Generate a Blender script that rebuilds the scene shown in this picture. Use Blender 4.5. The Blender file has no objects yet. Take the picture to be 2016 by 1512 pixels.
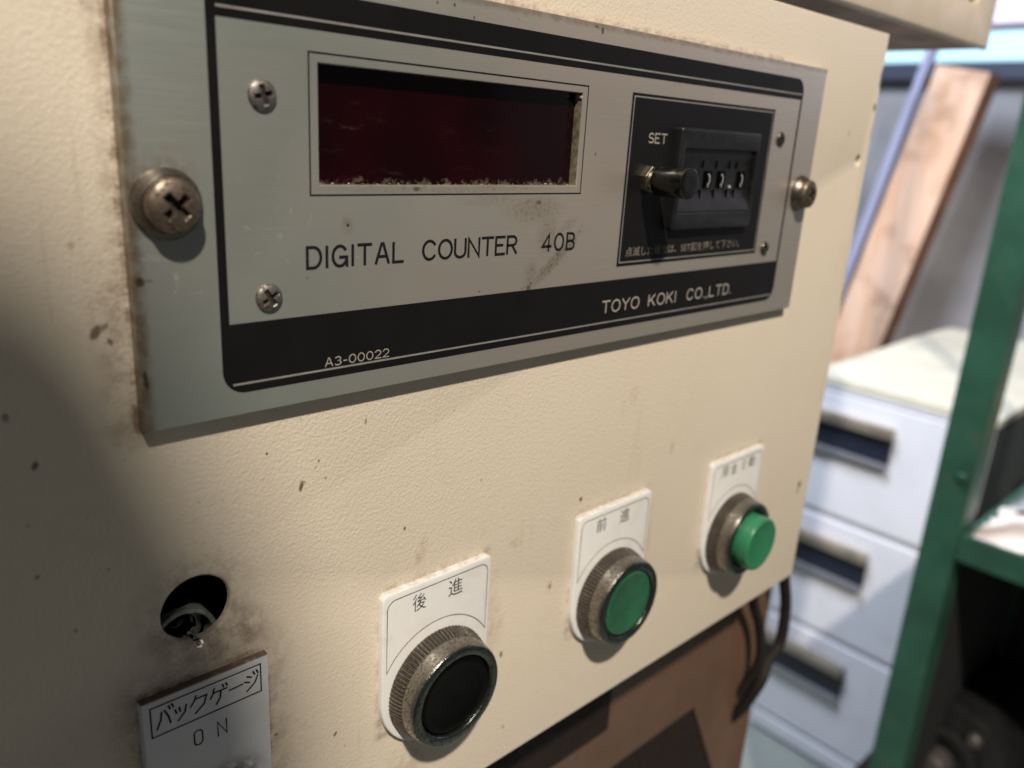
import bpy, bmesh, math, random
from mathutils import Vector, Matrix
from mathutils.geometry import tessellate_polygon
random.seed(7)
S = bpy.context.scene
COL = S.collection
PI = math.pi
MM = 0.001
# Frame of the scene: x runs along the panel, y into it (panel paint at y = 3 mm, counter plate at y = 0), z up.

# ------------------------------------------------------------------ camera
cam = bpy.data.cameras.new('camera'); camo = bpy.data.objects.new('camera', cam); COL.objects.link(camo)
right = Vector((0.73180667, -0.67904746, 0.05790975)); up = Vector((0.16134289, 0.25517998, 0.95333711))
fwd = Vector((0.66213855, 0.68831514, -0.29630189))
M = Matrix((right, up, -fwd)).transposed().to_4x4()
M.translation = Vector((-63.655, -143.858, -16.016)) * MM
camo.matrix_world = M
cam.sensor_width = 36.0; cam.lens = 36.0 * 1590.0 / 2016.0
cam.clip_start = 0.005; cam.clip_end = 60.0
cam.dof.use_dof = True; cam.dof.focus_distance = 0.187; cam.dof.aperture_fstop = 12.0
S.camera = camo

# ------------------------------------------------------------------ light
W = bpy.data.worlds.new('World'); S.world = W; W.use_nodes = True
bg = W.node_tree.nodes['Background']; bg.inputs[0].default_value = (0.96, 0.94, 0.96, 1); bg.inputs[1].default_value = 0.06
def lamp(name, kind, loc, aim, power, color, **kw):
    L = bpy.data.lights.new(name, kind); L.energy = power; L.color = color
    for k, v in kw.items(): setattr(L, k, v)
    o = bpy.data.objects.new(name, L); COL.objects.link(o)
    o.location = Vector(loc) * MM
    o.rotation_euler = (Vector(aim) - Vector(loc)).to_track_quat('-Z', 'Y').to_euler()
    return o
lamp('work_lamp', 'SPOT', (-692, -1356, 1862), (150, 3, -60), 385, (1.0, 0.903, 0.785), shadow_soft_size=0.05,
     spot_size=math.radians(70.0), spot_blend=0.3)
lamp('shop_light', 'AREA', (640, 900, 1150), (2200, 420, -350), 62, (0.80, 0.88, 1.0), size=0.7)
lamp('wall_fill_light', 'AREA', (1450, -1900, 1300), (2760, -2300, 200), 15, (1.0, 0.90, 0.76), size=0.8)  # added unseen lamp, brightens the wall mirrored in the right of the plate
S.view_settings.view_transform = 'Standard'; S.view_settings.look = 'None'
S.view_settings.exposure = 0.0; S.view_settings.gamma = 1.0
S.cycles.use_denoising = True

# ------------------------------------------------------------------ materials
class NT:
    def __init__(s, name):
        s.m = bpy.data.materials.new(name); s.m.use_nodes = True; s.t = s.m.node_tree
        s.b = s.t.nodes['Principled BSDF']; s._pos = None
    def n(s, kind, ins=None, **props):
        x = s.t.nodes.new(kind)
        for k, v in props.items(): setattr(x, k, v)
        for k, v in (ins or {}).items(): s.set(x.inputs[k], v)
        return x
    def set(s, sock, v):
        if isinstance(v, bpy.types.NodeSocket): s.t.links.new(v, sock)
        else: sock.default_value = v
    def pos(s):
        if s._pos is None: s._pos = s.n('ShaderNodeNewGeometry').outputs['Position']
        return s._pos
    def math(s, op, a, b=0.5, clamp=False):
        return s.n('ShaderNodeMath', {0: a, 1: b}, operation=op, use_clamp=clamp).outputs[0]
    def vmath(s, op, a, b=None, out=0):
        ins = {0: a}
        if b is not None: ins[1] = b
        return s.n('ShaderNodeVectorMath', ins, operation=op).outputs[out]
    def noise(s, scale, detail=3, rough=0.55, vec=None, color=False):
        x = s.n('ShaderNodeTexNoise', {'Vector': vec or s.pos(), 'Scale': scale, 'Detail': detail, 'Roughness': rough})
        return x.outputs[1 if color else 0]
    def rng(s, v, a, b, c=0.0, d=1.0, smooth=True):
        return s.n('ShaderNodeMapRange', {0: v, 1: a, 2: b, 3: c, 4: d}, interpolation_type='SMOOTHSTEP' if smooth else 'LINEAR').outputs[0]
    def mix(s, f, a, b):
        x = s.n('ShaderNodeMix', data_type='RGBA'); s.set(x.inputs[0], f); s.set(x.inputs[6], a); s.set(x.inputs[7], b)
        return x.outputs[2]
    def jitter(s, scale, amount):
        c = s.vmath('SUBTRACT', s.noise(scale, 3, color=True), (.5, .5, .5))
        c = s.n('ShaderNodeVectorMath', {0: c, 3: amount}, operation='SCALE').outputs[0]
        return s.vmath('ADD', s.pos(), c)
    def spots(s, lst, vec, y=0.0, lo=1.15, hi=0.55):
        out = None
        for (x, z, rx, rz, ang, st) in lst:
            v_ = vec if out is None else s.n('ShaderNodeVectorMath', {0: out, 1: (1e-9, 1e-9, 1e-9), 2: vec}, operation='MULTIPLY_ADD').outputs[0]
            mp = s.n('ShaderNodeMapping', {0: v_, 1: (x*MM, y, z*MM), 2: (0, math.radians(ang), 0), 3: (rx*MM, 1.0, rz*MM)}, vector_type='TEXTURE')
            d = s.vmath('LENGTH', mp.outputs[0], out=1)
            v = s.rng(d, lo, hi, 0.0, st)
            out = v if out is None else s.math('MAXIMUM', out, v)
        return out
    def rects(s, lst, vec, y=0.0):
        out = None
        for (x0, x1, z0, z1, fall, st) in lst:
            c = ((x0+x1)/2*MM, y, (z0+z1)/2*MM); h = ((x1-x0)/2*MM, 1.0, (z1-z0)/2*MM)
            v_ = vec if out is None else s.n('ShaderNodeVectorMath', {0: out, 1: (1e-9, 1e-9, 1e-9), 2: vec}, operation='MULTIPLY_ADD').outputs[0]
            a = s.vmath('ABSOLUTE', s.vmath('SUBTRACT', v_, c))
            a = s.vmath('MAXIMUM', s.vmath('SUBTRACT', a, h), (0, 0, 0))
            v = s.rng(s.vmath('LENGTH', a, out=1), 0.0, fall*MM, st, 0.0)
            out = v if out is None else s.math('MAXIMUM', out, v)
        return out
    def bump(s, h, strength, dist):
        x = s.n('ShaderNodeBump', {'Height': h, 'Strength': strength, 'Distance': dist}); s.set(s.b.inputs['Normal'], x.outputs[0])
    def fin(s, color=None, rough=None, metal=0.0, spec=None, coat=None):
        if color is not None: s.set(s.b.inputs['Base Color'], color if isinstance(color, bpy.types.NodeSocket) else (*color, 1))
        if rough is not None: s.set(s.b.inputs['Roughness'], rough)
        s.set(s.b.inputs['Metallic'], metal)
        if spec is not None: s.set(s.b.inputs['Specular IOR Level'], spec)
        if coat: s.set(s.b.inputs['Coat Weight'], coat)
        return s.m

def simple(name, color, rough=0.5, metal=0.0, var=0.12, scale=200.0, spec=0.5, bump=0.0, coat=None, wear=None):
    k = NT(name)
    f = k.rng(k.noise(scale, 4), 0.3, 0.7)
    lo = tuple(c*(1-var) for c in color); hi = tuple(min(1, c*(1+var)) for c in color)
    col = k.mix(f, (*lo, 1), (*hi, 1))
    if wear:
        sc_, lo_, hi_, st_, wc = wear
        w_ = k.math('MULTIPLY', k.rng(k.noise(sc_, 6, .68), lo_, hi_, 0, st_), k.rng(k.noise(sc_*.22, 3), .42, .62))
        col = k.mix(w_, col, (*wc, 1))
    if bump: k.bump(k.noise(scale*4, 3), bump, 0.0002)
    r = k.rng(k.noise(scale*1.7, 3), 0.3, 0.7, max(0.03, rough*0.85), min(1, rough*1.15))
    return k.fin(col, r, metal, spec, coat)

def make_cream():
    k = NT('textured_cream_paint')
    j = k.jitter(420, 0.0022)
    soft = k.rng(k.noise(9, 3), 0.3, 0.7)
    base = k.mix(soft, (0.69, 0.605, 0.48, 1), (0.72, 0.635, 0.51, 1))
    blot = k.rng(k.noise(60, 5, 0.65), 0.56, 0.78, 0, 0.22)
    base = k.mix(blot, base, (0.56, 0.47, 0.345, 1))
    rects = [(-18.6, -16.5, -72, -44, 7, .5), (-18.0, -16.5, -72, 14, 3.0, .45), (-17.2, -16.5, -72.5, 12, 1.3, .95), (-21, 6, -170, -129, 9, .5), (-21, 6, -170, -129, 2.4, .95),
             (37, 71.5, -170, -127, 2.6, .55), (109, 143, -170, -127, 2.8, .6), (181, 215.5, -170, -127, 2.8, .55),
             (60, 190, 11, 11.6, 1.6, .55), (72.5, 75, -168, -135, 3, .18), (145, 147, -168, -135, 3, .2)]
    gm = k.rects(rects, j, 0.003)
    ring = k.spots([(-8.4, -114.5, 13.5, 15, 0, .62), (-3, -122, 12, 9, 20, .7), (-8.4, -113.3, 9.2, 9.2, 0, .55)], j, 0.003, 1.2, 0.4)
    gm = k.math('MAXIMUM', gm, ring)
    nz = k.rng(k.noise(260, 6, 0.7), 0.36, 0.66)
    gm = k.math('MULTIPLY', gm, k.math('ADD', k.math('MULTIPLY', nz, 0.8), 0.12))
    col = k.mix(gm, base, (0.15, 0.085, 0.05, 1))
    faint = k.spots([(49.2, -119.2, 1.8, 4.5, 18, .5), (131, -92, 2.2, 4, 0, .28), (98.8, -148, 1.2, 2.6, 10, .5), (77, -152, 3.5, 9, 0, .3),
                     (83, -128, 3, 2, 30, .3), (155, -115, 1.6, 3, 10, .35), (47, -184, 9, 8, 0, .35), (12, -160, 8, 14, 0, .18)], j, 0.003, 1.25, 0.2)
    faint = k.math('MULTIPLY', faint, k.rng(k.noise(420, 5, 0.7), 0.35, 0.62))
    col = k.mix(faint, col, (0.36, 0.22, 0.10, 1))
    sp = [(-22.6, -53, .9, 1.7, 35, .8), (-21.2, -52.2, 1.2, .6, -40, .6), (-20.4, -54.9, .5, .9, -30, .75), (-34.2, -75, .6, 1.0, 25, .8), (-37.6, -65.6, .6, .9, 0, .6),
          (15.8, -92.2, .55, 1.4, 12, .85), (16.1, -91.4, .9, .5, 0, .6), (8, -82.7, .3, .4, 0, .95), (43.8, -111.1, .4, .55, 0, .9), (20.1, -87.2, .35, .45, 0, .7),
          (32.3, -80.5, .35, .9, 10, .6), (109.7, -121.7, .7, .95, 0, .95), (255.7, -155.5, 1.5, 1.9, 0, .9), (255, -158.6, 1.0, 1.4, 0, .6), (98.8, -148, .6, .9, 0, .7),
          (68.5, -104.5, .35, .5, 0, .5), (79.8, -163.8, .7, 1.3, 0, .75), (23.7, -162, .5, .8, 30, .8), (82.6, -191.2, .6, .8, 0, .5), (8, -153.6, .6, .4, 20, .6),
          (263.6, 12, .9, 4.5, 0, .8), (262.6, 1.5, 1.1, 1.8, 0, .95), (263.7, -8, .5, 3, 0, .5), (264, -62, .7, 3.6, 0, .6), (264.3, -80, .5, 5, 0, .5), (264.2, -40, .5, 3, 0, .45),
          (245, -9, 1.2, 1.4, 0, .22), (-36, -96, .4, .5, 0, .6), (-31, -109, .4, .5, 0, .5), (-25, -38, .6, 1.0, 20, .3)]
    for _ in range(60):
        a = random.choice(((-42, 265), (-30, 40)))
        sp_x = random.uniform(*a); sp_z = random.uniform(-200, 26)
        r = random.uniform(.12, .3); sp.append((sp_x, sp_z, r, r*random.uniform(.8, 1.8), random.uniform(-40, 40), random.uniform(.25, .6)))
    sm = k.n('ShaderNodeMapping', {0: k.pos(), 3: (330, 1, 22)}).outputs[0]
    streak = k.math('MULTIPLY', k.rng(k.noise(1.0, 4, .6, vec=sm), .56, .74), k.rng(k.noise(26, 3), .46, .66, 0, .30))
    col = k.mix(streak, col, (0.40, 0.29, 0.17, 1))
    d = k.spots(sp, k.jitter(900, 0.0006), 0.003)
    col = k.mix(d, col, (0.10, 0.055, 0.025, 1))
    # powder-coat grain
    g1 = k.n('ShaderNodeTexVoronoi', {'Vector': k.jitter(900, 0.0006), 'Scale': 1500.0}, feature='SMOOTH_F1').outputs[0]
    g2 = k.noise(1050, 3, 0.6)
    k.bump(k.math('ADD', k.math('MULTIPLY', g1, 0.8), g2), 0.55, 0.00018)
    rough = k.rng(gm, 0, 1, 0.42, 0.75)
    return k.fin(col, rough, 0, 0.4)

def make_plate():
    k = NT('satin_silver_plate')
    j = k.jitter(500, 0.0016)
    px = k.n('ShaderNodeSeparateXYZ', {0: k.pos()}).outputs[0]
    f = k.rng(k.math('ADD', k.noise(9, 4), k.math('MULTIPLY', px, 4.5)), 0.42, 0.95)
    base = k.mix(f, (0.37, 0.41, 0.375, 1), (0.53, 0.475, 0.41, 1))   # mottled patina; the teal-to-warm drift paints in the room's reflections
    brush = k.n('ShaderNodeMapping', {0: k.pos(), 3: (60, 900, 2600)}).outputs[0]
    bn = k.noise(1.0, 3, 0.6, vec=brush)
    base = k.mix(k.rng(bn, 0.3, 0.75, 0, 0.16), base, (0.30, 0.30, 0.285, 1))
    # worn stain below the display
    st = k.spots([(79, -33.5, 11, 4, 0, .6), (84, -40, 4.5, 6.5, 0, .55), (87.5, -46.5, 12, 1.9, -38, .95), (79, -50, 2.6, 4.5, 0, .6), (91, -38, 5, 1.8, -30, .4), (66, -31, 14, 2.2, 0, .3), (55, -28.4, 40, 1.6, 0, .5)], j, 0, 1.2, 0.25)
    fine = k.rng(k.noise(900, 5, 0.75), 0.50, 0.62)
    veil = k.math('MULTIPLY', st, 0.42)
    col = k.mix(veil, base, (0.25, 0.20, 0.12, 1))
    col = k.mix(k.math('MULTIPLY', k.math('MULTIPLY', st, fine), .7), col, (0.13, 0.085, 0.04, 1))
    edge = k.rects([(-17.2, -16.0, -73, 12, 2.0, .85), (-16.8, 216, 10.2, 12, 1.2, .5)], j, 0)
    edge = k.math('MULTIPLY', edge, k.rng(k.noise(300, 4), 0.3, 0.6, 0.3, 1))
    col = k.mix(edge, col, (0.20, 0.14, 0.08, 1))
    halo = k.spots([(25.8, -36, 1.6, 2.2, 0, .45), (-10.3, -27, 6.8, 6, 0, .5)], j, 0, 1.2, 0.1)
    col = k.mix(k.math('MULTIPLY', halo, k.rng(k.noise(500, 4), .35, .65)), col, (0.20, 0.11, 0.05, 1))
    dk = [(-15.6, -44.3, .9, 1.0, 0, .9), (-14.3, -44.2, 1.2, .3, 0, .4), (-15.9, -62, .5, 2.2, -4, .85), (25.8, -35.8, .35, .35, 0, 1), (98.4, 9.3, .5, .9, 0, .8), (51.6, 8.7, .35, .5, 0, .8),
          (47, 8.5, .3, .4, 0, .7), (57, 6.9, .3, .4, 0, .7), (42.8, -28.7, .9, .6, 0, .7), (80, -32, 1.2, .6, 0, .5), (78.4, -53.0, .9, .8, 0, .6), (96, 9.9, .9, .4, 0, .6), (16.4, -46, .25, .25, 0, .6),
          (62, -52.6, .3, .3, 0, .8), (99.5, -20, .5, .5, 0, .5), (70, 8.2, .25, .25, 0, .5)]
    for _ in range(26):
        a = random.uniform(0, 1); t = random.gauss(0, 1)
        u_ = random.uniform(-1, 1); dk.append((87.5 + 9.5*u_ + random.gauss(0, 1.2), -46.5 + 7.4*u_ + random.gauss(0, 1.2), random.uniform(.2, .55), random.uniform(.2, .55), 0, random.uniform(.2, .55)))
    col = k.mix(k.spots(dk, k.jitter(1200, 0.0005), 0), col, (0.07, 0.04, 0.02, 1))
    sc = [(13.3, -32.5, .25, 1.6, 10, .6), (17.3, -34.6, .22, 1.8, 14, .55), (10.7, -37.5, .9, .9, 0, .35), (4.2, -35.8, .9, .35, 30, .6), (6, -40.5, .8, .2, -25, .6), (12.2, -42.4, .3, .7, -30, .7),
          (10.3, -32.2, 1.0, .25, -30, .5), (-9.3, -43.6, .5, 1.0, 0, .75), (-9.5, -46.7, .5, .5, 0, .7), (-5.4, -46.9, 1.6, .35, -8, .35), (10.7, -26.5, .2, .8, 15, .5), (-9.4, -45.2, .25, 1.2, 6, .5),
          (28, -42.5, .4, .3, 0, .5), (3, -27, .6, .2, 40, .3), (14, -20, .2, 1.4, 5, .3), (-12, -40.5, 5, .6, 6, .25), (102, -13, .2, .9, 8, .3), (-6, 3, .2, 1.1, 5, .3), (30, -12, .2, 1.2, -5, .25)]
    scr = k.spots(sc, k.jitter(1100, 0.0014), 0, 1.1, 0.3)
    scr = k.math('MULTIPLY', scr, k.rng(k.noise(1500, 3), .38, .62))
    h1 = k.n('ShaderNodeMapping', {0: k.pos(), 2: (0, 0.35, 0), 3: (40, 1, 1500)}).outputs[0]
    hair = k.math('MULTIPLY', k.rng(k.noise(1.0, 2, .5, vec=h1), .70, .74), k.rng(k.noise(60, 3), .55, .7, 0, .45))
    h2 = k.n('ShaderNodeMapping', {0: k.pos(), 2: (0, -1.1, 0), 3: (50, 1, 1700)}).outputs[0]
    hair2 = k.math('MULTIPLY', k.rng(k.noise(1.0, 2, .5, vec=h2), .71, .75), k.rng(k.noise(45, 3), .55, .7, 0, .4))
    scr = k.math('MAXIMUM', scr, k.math('MAXIMUM', hair, hair2))
    col = k.mix(scr, col, (0.72, 0.70, 0.64, 1))
    rough = k.rng(bn, 0.2, 0.8, 0.32, 0.46)
    k.bump(k.math('ADD', bn, k.noise(1800, 2)), 0.05, 0.0001)
    return k.fin(col, rough, 0.62, 0.5)

def make_chrome(name, c, lo, hi, pit=0.5):
    k = NT(name)
    p = k.rng(k.noise(1300, 5, 0.7), 0.47, 0.60)
    blot = k.rng(k.noise(190, 4), 0.35, 0.62)
    p = k.math('MULTIPLY', p, k.rng(blot, 0, 1, pit, 1.0))
    dark = tuple(x*0.42 for x in c)
    col = k.mix(p, (*c, 1), (dark[0], dark[1]*0.88, dark[2]*0.72, 1))
    k.bump(p, 0.25, 0.0001)
    return k.fin(col, k.rng(p, 0, 1, lo, hi), 0.92)

M_CREAM = make_cream()
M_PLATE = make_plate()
M_CHROME = make_chrome('tarnished_chrome', (0.28, 0.262, 0.235), 0.24, 0.58)
M_KNURL = make_chrome('dirty_knurled_metal', (0.175, 0.155, 0.136), 0.30, 0.6)
M_RING = make_chrome('dark_chrome_face', (0.12, 0.135, 0.122), 0.18, 0.32, 0.2)
M_SCREW = make_chrome('rusty_screw_steel', (0.225, 0.182, 0.145), 0.46, 0.80, .9)
M_SCREW2 = make_chrome('grey_screw_steel', (0.26, 0.24, 0.225), 0.50, 0.74)
M_SLOT = simple('dark_screw_recess', (0.02, 0.016, 0.012), 0.9)  # dark colour inside the cross recess
M_BLACK = simple('printed_black', (0.008, 0.0075, 0.0075), 0.40, var=.06, scale=60, spec=.2)
M_INK = simple('black_ink', (0.008, 0.008, 0.010), 0.6, spec=.2)
M_GREYINK = simple('grey_engraving', (0.018, 0.018, 0.022), 0.6, spec=.2)
M_LINE = simple('silver_print_line', (0.30, 0.29, 0.27), 0.45, metal=.3)
M_TEXT = simple('pale_print', (0.36, 0.32, 0.28), 0.6)
M_TEXTD = simple('faded_pale_print', (0.21, 0.175, 0.14), 0.7)
M_ACRYL = None
def make_legend():
    k = NT('white_legend_acrylic')
    f = k.rng(k.noise(120, 4), 0.45, 0.75, 0, .5)
    col = k.mix(f, (0.80, 0.79, 0.76, 1), (0.66, 0.63, 0.57, 1))
    # grime that settled on the upward edges and in the corners
    up_ = k.n('ShaderNodeSeparateXYZ', {0: k.n('ShaderNodeNewGeometry').outputs['True Normal']}).outputs[2]
    e = k.math('MULTIPLY', k.rng(up_, 0.3, 0.9), k.rng(k.noise(380, 5, 0.7), 0.30, 0.66, .25, 1))
    col = k.mix(k.math('MULTIPLY', e, 0.5), col, (0.20, 0.145, 0.105, 1))
    return k.fin(col, 0.33, 0, 0.5)
M_LEGEND = make_legend()
M_LABEL = None
def make_label():
    k = NT('grey_white_label')
    f = k.rng(k.noise(90, 4), 0.4, 0.75, 0, .5)
    col = k.mix(f, (0.74, 0.75, 0.76, 1), (0.62, 0.61, 0.59, 1))
    up_ = k.n('ShaderNodeSeparateXYZ', {0: k.n('ShaderNodeNewGeometry').outputs['True Normal']}).outputs[2]
    e = k.math('MULTIPLY', k.rng(up_, 0.3, 0.9), k.rng(k.noise(240, 5, 0.7), 0.25, 0.5, .55, 1))
    col = k.mix(e, col, (0.13, 0.085, 0.06, 1))
    g = k.rects([(-19, 4, -156, -131, 3, 0)], k.jitter(400, .002), .001)
    spot = k.spots([(-4, -158, 9, 7.5, 0, .75)], k.jitter(350, .003), .001, 1.1, .3)
    col = k.mix(k.math('MULTIPLY', spot, k.rng(k.noise(500, 5), .3, .6)), col, (0.10, 0.06, 0.03, 1))
    return k.fin(col, 0.4, 0, 0.45)
M_LABEL = make_label()
M_GREEN = simple('green_plastic', (0.020, 0.118, 0.058), 0.30, var=.18, scale=90, wear=(170, .42, .75, .55, (0.055, 0.085, 0.045)))
M_GREEN2 = simple('bright_green_plastic', (0.030, 0.195, 0.092), 0.28, var=.10, scale=90, wear=(170, .48, .8, .4, (0.06, 0.12, 0.06)))
for gm_ in (M_GREEN, M_GREEN2):
    b_ = gm_.node_tree.nodes['Principled BSDF']; b_.inputs['Subsurface Weight'].default_value = .35; b_.inputs['Subsurface Radius'].default_value = (.0006, .0022, .0012); b_.inputs['Subsurface Scale'].default_value = 1.0
M_BCAP = simple('gloss_black_plastic', (0.003, 0.003, 0.0032), 0.16, spec=.06)
M_BPLAS = simple('black_moulded_plastic', (0.011, 0.011, 0.012), 0.34, var=.3, scale=300)
M_KNOB = simple('polished_black_knob', (0.005, 0.005, 0.005), 0.14, var=.3, scale=500)
M_NUT = simple('brass_nut', (0.27, 0.24, 0.175), 0.36, metal=.9)
M_WHITE = simple('white_numeral', (0.46, 0.46, 0.46), 0.5)
def make_filter():
    k = NT('dark_red_filter')
    f = k.rng(k.noise(30, 2), 0.4, 0.75)
    col = k.mix(f, (0.006, 0.0006, 0.0015, 1), (0.014, 0.0007, 0.002, 1))
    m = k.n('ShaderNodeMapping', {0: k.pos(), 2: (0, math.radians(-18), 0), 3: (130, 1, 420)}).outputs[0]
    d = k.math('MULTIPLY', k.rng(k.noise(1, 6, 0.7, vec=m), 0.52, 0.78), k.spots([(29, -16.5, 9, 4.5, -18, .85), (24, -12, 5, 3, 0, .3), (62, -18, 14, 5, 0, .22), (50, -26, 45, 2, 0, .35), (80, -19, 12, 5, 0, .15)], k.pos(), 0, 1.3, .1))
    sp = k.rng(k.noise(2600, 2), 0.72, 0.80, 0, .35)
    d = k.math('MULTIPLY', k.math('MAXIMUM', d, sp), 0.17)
    j = k.jitter(450, .004)
    glue = k.rects([(19, 94, -29, -27.7, 1.1, 1.0)], j, 0.0028)
    glue = k.math('MULTIPLY', glue, k.rng(k.noise(700, 4), .42, .6))
    d = k.math('MAXIMUM', d, k.math('MULTIPLY', glue, .22))
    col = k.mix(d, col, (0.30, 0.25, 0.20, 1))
    return k.fin(col, k.rng(d, 0, .4, 0.10, 0.6), 0, 0.35)
M_FILTER = make_filter()
M_CUT = simple('bare_cut_edge', (0.42, 0.37, 0.26), 0.35, metal=.7, var=.4, scale=600)
M_GLUE = simple('dried_white_glue', (0.50, 0.46, 0.38), 0.28, var=.4, scale=900)
M_DARKIN = simple('dark_unlit_inside', (0.012, 0.012, 0.012), 0.8)  # darkness of unlit interiors put into the colour
M_SOCKET = simple('grey_zinc_socket', (0.42, 0.45, 0.41), 0.36, metal=.45, var=.3, scale=400)
def make_glass():
    k = NT('thin_clear_bulb_glass')
    lw = k.n('ShaderNodeLayerWeight', {'Blend': 0.35})
    tint = k.mix(k.math('POWER', lw.outputs['Facing'], 2.0), (0.97, 0.98, 0.96, 1), (0.30, 0.30, 0.28, 1))
    tr = k.n('ShaderNodeBsdfTransparent', {0: tint}); gl = k.n('ShaderNodeBsdfGlossy', {0: (1, 1, 1, 1), 'Roughness': 0.03})
    mx = k.n('ShaderNodeMixShader', {0: k.math('ADD', lw.outputs['Fresnel'], 0.05, True), 1: tr.outputs[0], 2: gl.outputs[0]})
    k.t.links.new(mx.outputs[0], k.t.nodes['Material Output'].inputs[0])
    return k.m
M_GLASS = make_glass()
kt = NT('solid_glass_tip'); kt.set(kt.b.inputs['Transmission Weight'], 1.0); kt.set(kt.b.inputs['IOR'], 1.5)
M_TIP = kt.fin((0.80, 0.80, 0.76), 0.03)
M_BROWN = simple('brown_machine_enamel', (0.125, 0.069, 0.042), 0.5, var=.1, scale=25, wear=(60, .56, .72, .5, (0.05, 0.03, 0.02)))
M_DBROWN = simple('dark_brown_steel_and_shade', (0.017, 0.0105, 0.008), 0.65, spec=.25)  # dark parts, and the shade set into the brown body
M_SHADE = simple('brown_shade_inlay', (0.030, 0.019, 0.014), 0.7)  # shade tone meant for the brown body's inlay
M_RUBBER = simple('black_cable_rubber', (0.016, 0.013, 0.011), 0.75, spec=.25)
M_CREAM2 = simple('smooth_cream_enamel', (0.62, 0.52, 0.39), 0.42, var=.05, scale=40)
M_UNDER = simple('brown_underside', (0.34, 0.21, 0.14), 0.6, var=.3, scale=30)  # mottled brown underside
M_CAB = simple('white_cabinet_enamel', (0.78, 0.79, 0.86), 0.4, var=.04, scale=8, wear=(14, .55, .75, .35, (0.45, 0.40, 0.34)))
M_CABTOP = simple('yellowed_cream_top', (0.70, 0.66, 0.54), 0.55, var=.10, scale=6)
M_HANDLE = simple('bronze_handle_strip', (0.36, 0.31, 0.25), 0.4, metal=.6, var=.2, scale=20)
M_LIP = simple('grey_handle_lip', (0.30, 0.30, 0.33), 0.35, metal=.5)
M_CUP = simple('navy_handle_cup', (0.015, 0.02, 0.04), 0.4)
M_GROOVE = simple('grey_drawer_gap', (0.58, 0.58, 0.62), 0.6)
M_CABSIDE = simple('shaded_side_panel', (0.018, 0.030, 0.020), 0.6)  # shade on the cabinet's right side put into the colour
M_POST = simple('green_rack_enamel', (0.023, 0.082, 0.052), 0.45, var=.2, scale=14, wear=(28, .56, .66, .7, (0.09, 0.05, 0.03)))
def make_wood():
    k = NT('pinkish_raw_timber')
    m = k.n('ShaderNodeMapping', {0: k.pos(), 2: (math.radians(12), 0, 0), 3: (20, 26, 3)}).outputs[0]
    f = k.rng(k.noise(1.0, 4, .6, vec=m), .3, .7)
    col = k.mix(f, (0.70, 0.42, 0.27, 1), (0.86, 0.60, 0.46, 1))
    b = k.rng(k.noise(9, 4), .45, .68, 0, .75)
    return k.fin(k.mix(b, col, (0.42, 0.24, 0.15, 1)), .7)
M_WOOD = make_wood()
M_WOODE = simple('brown_timber_edge', (0.25, 0.12, 0.06), .75, var=.2, scale=10)
M_BATTEN = simple('blue_lit_batten', (0.36, 0.37, 0.55), .6, var=.05, scale=5)  # lilac holds the blue light caught by a timber edge
M_WALL = simple('grey_wall_sheet', (0.35, 0.345, 0.37), .7, var=.15, scale=4)
M_NAVY = simple('navy_wall_rail', (0.05, 0.06, 0.105), .6)
M_PAPER = simple('pinkish_white_paper', (0.78, 0.68, 0.63), .7, var=.08, scale=30)
M_GREYBAG = simple('grey_plastic_wrap', (0.17, 0.18, 0.19), .4, var=.3, scale=25)
M_TAN = simple('tan_card', (0.45, 0.34, 0.20), .7)
M_MOTOR = simple('black_motor_casting', (0.011, 0.011, 0.011), .5, var=.3, scale=20)
M_SHAFT = simple('dull_grey_steel', (0.15, 0.14, 0.13), .5, metal=.6)
M_FLOOR = simple('grey_green_concrete', (0.25, 0.275, 0.255), .7, var=.15, scale=5)
def make_pane(name, c, e):
    k = NT(name); k.set(k.b.inputs['Emission Color'], (*c, 1)); k.set(k.b.inputs['Emission Strength'], e)
    return k.fin(c, 0.4)
M_PANE1 = make_pane('daylit_cyan_pane', (0.58, 0.88, 1.0), 0.5)
M_PANE2 = make_pane('daylit_lilac_pane', (0.80, 0.70, 0.92), 0.55)

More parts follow.
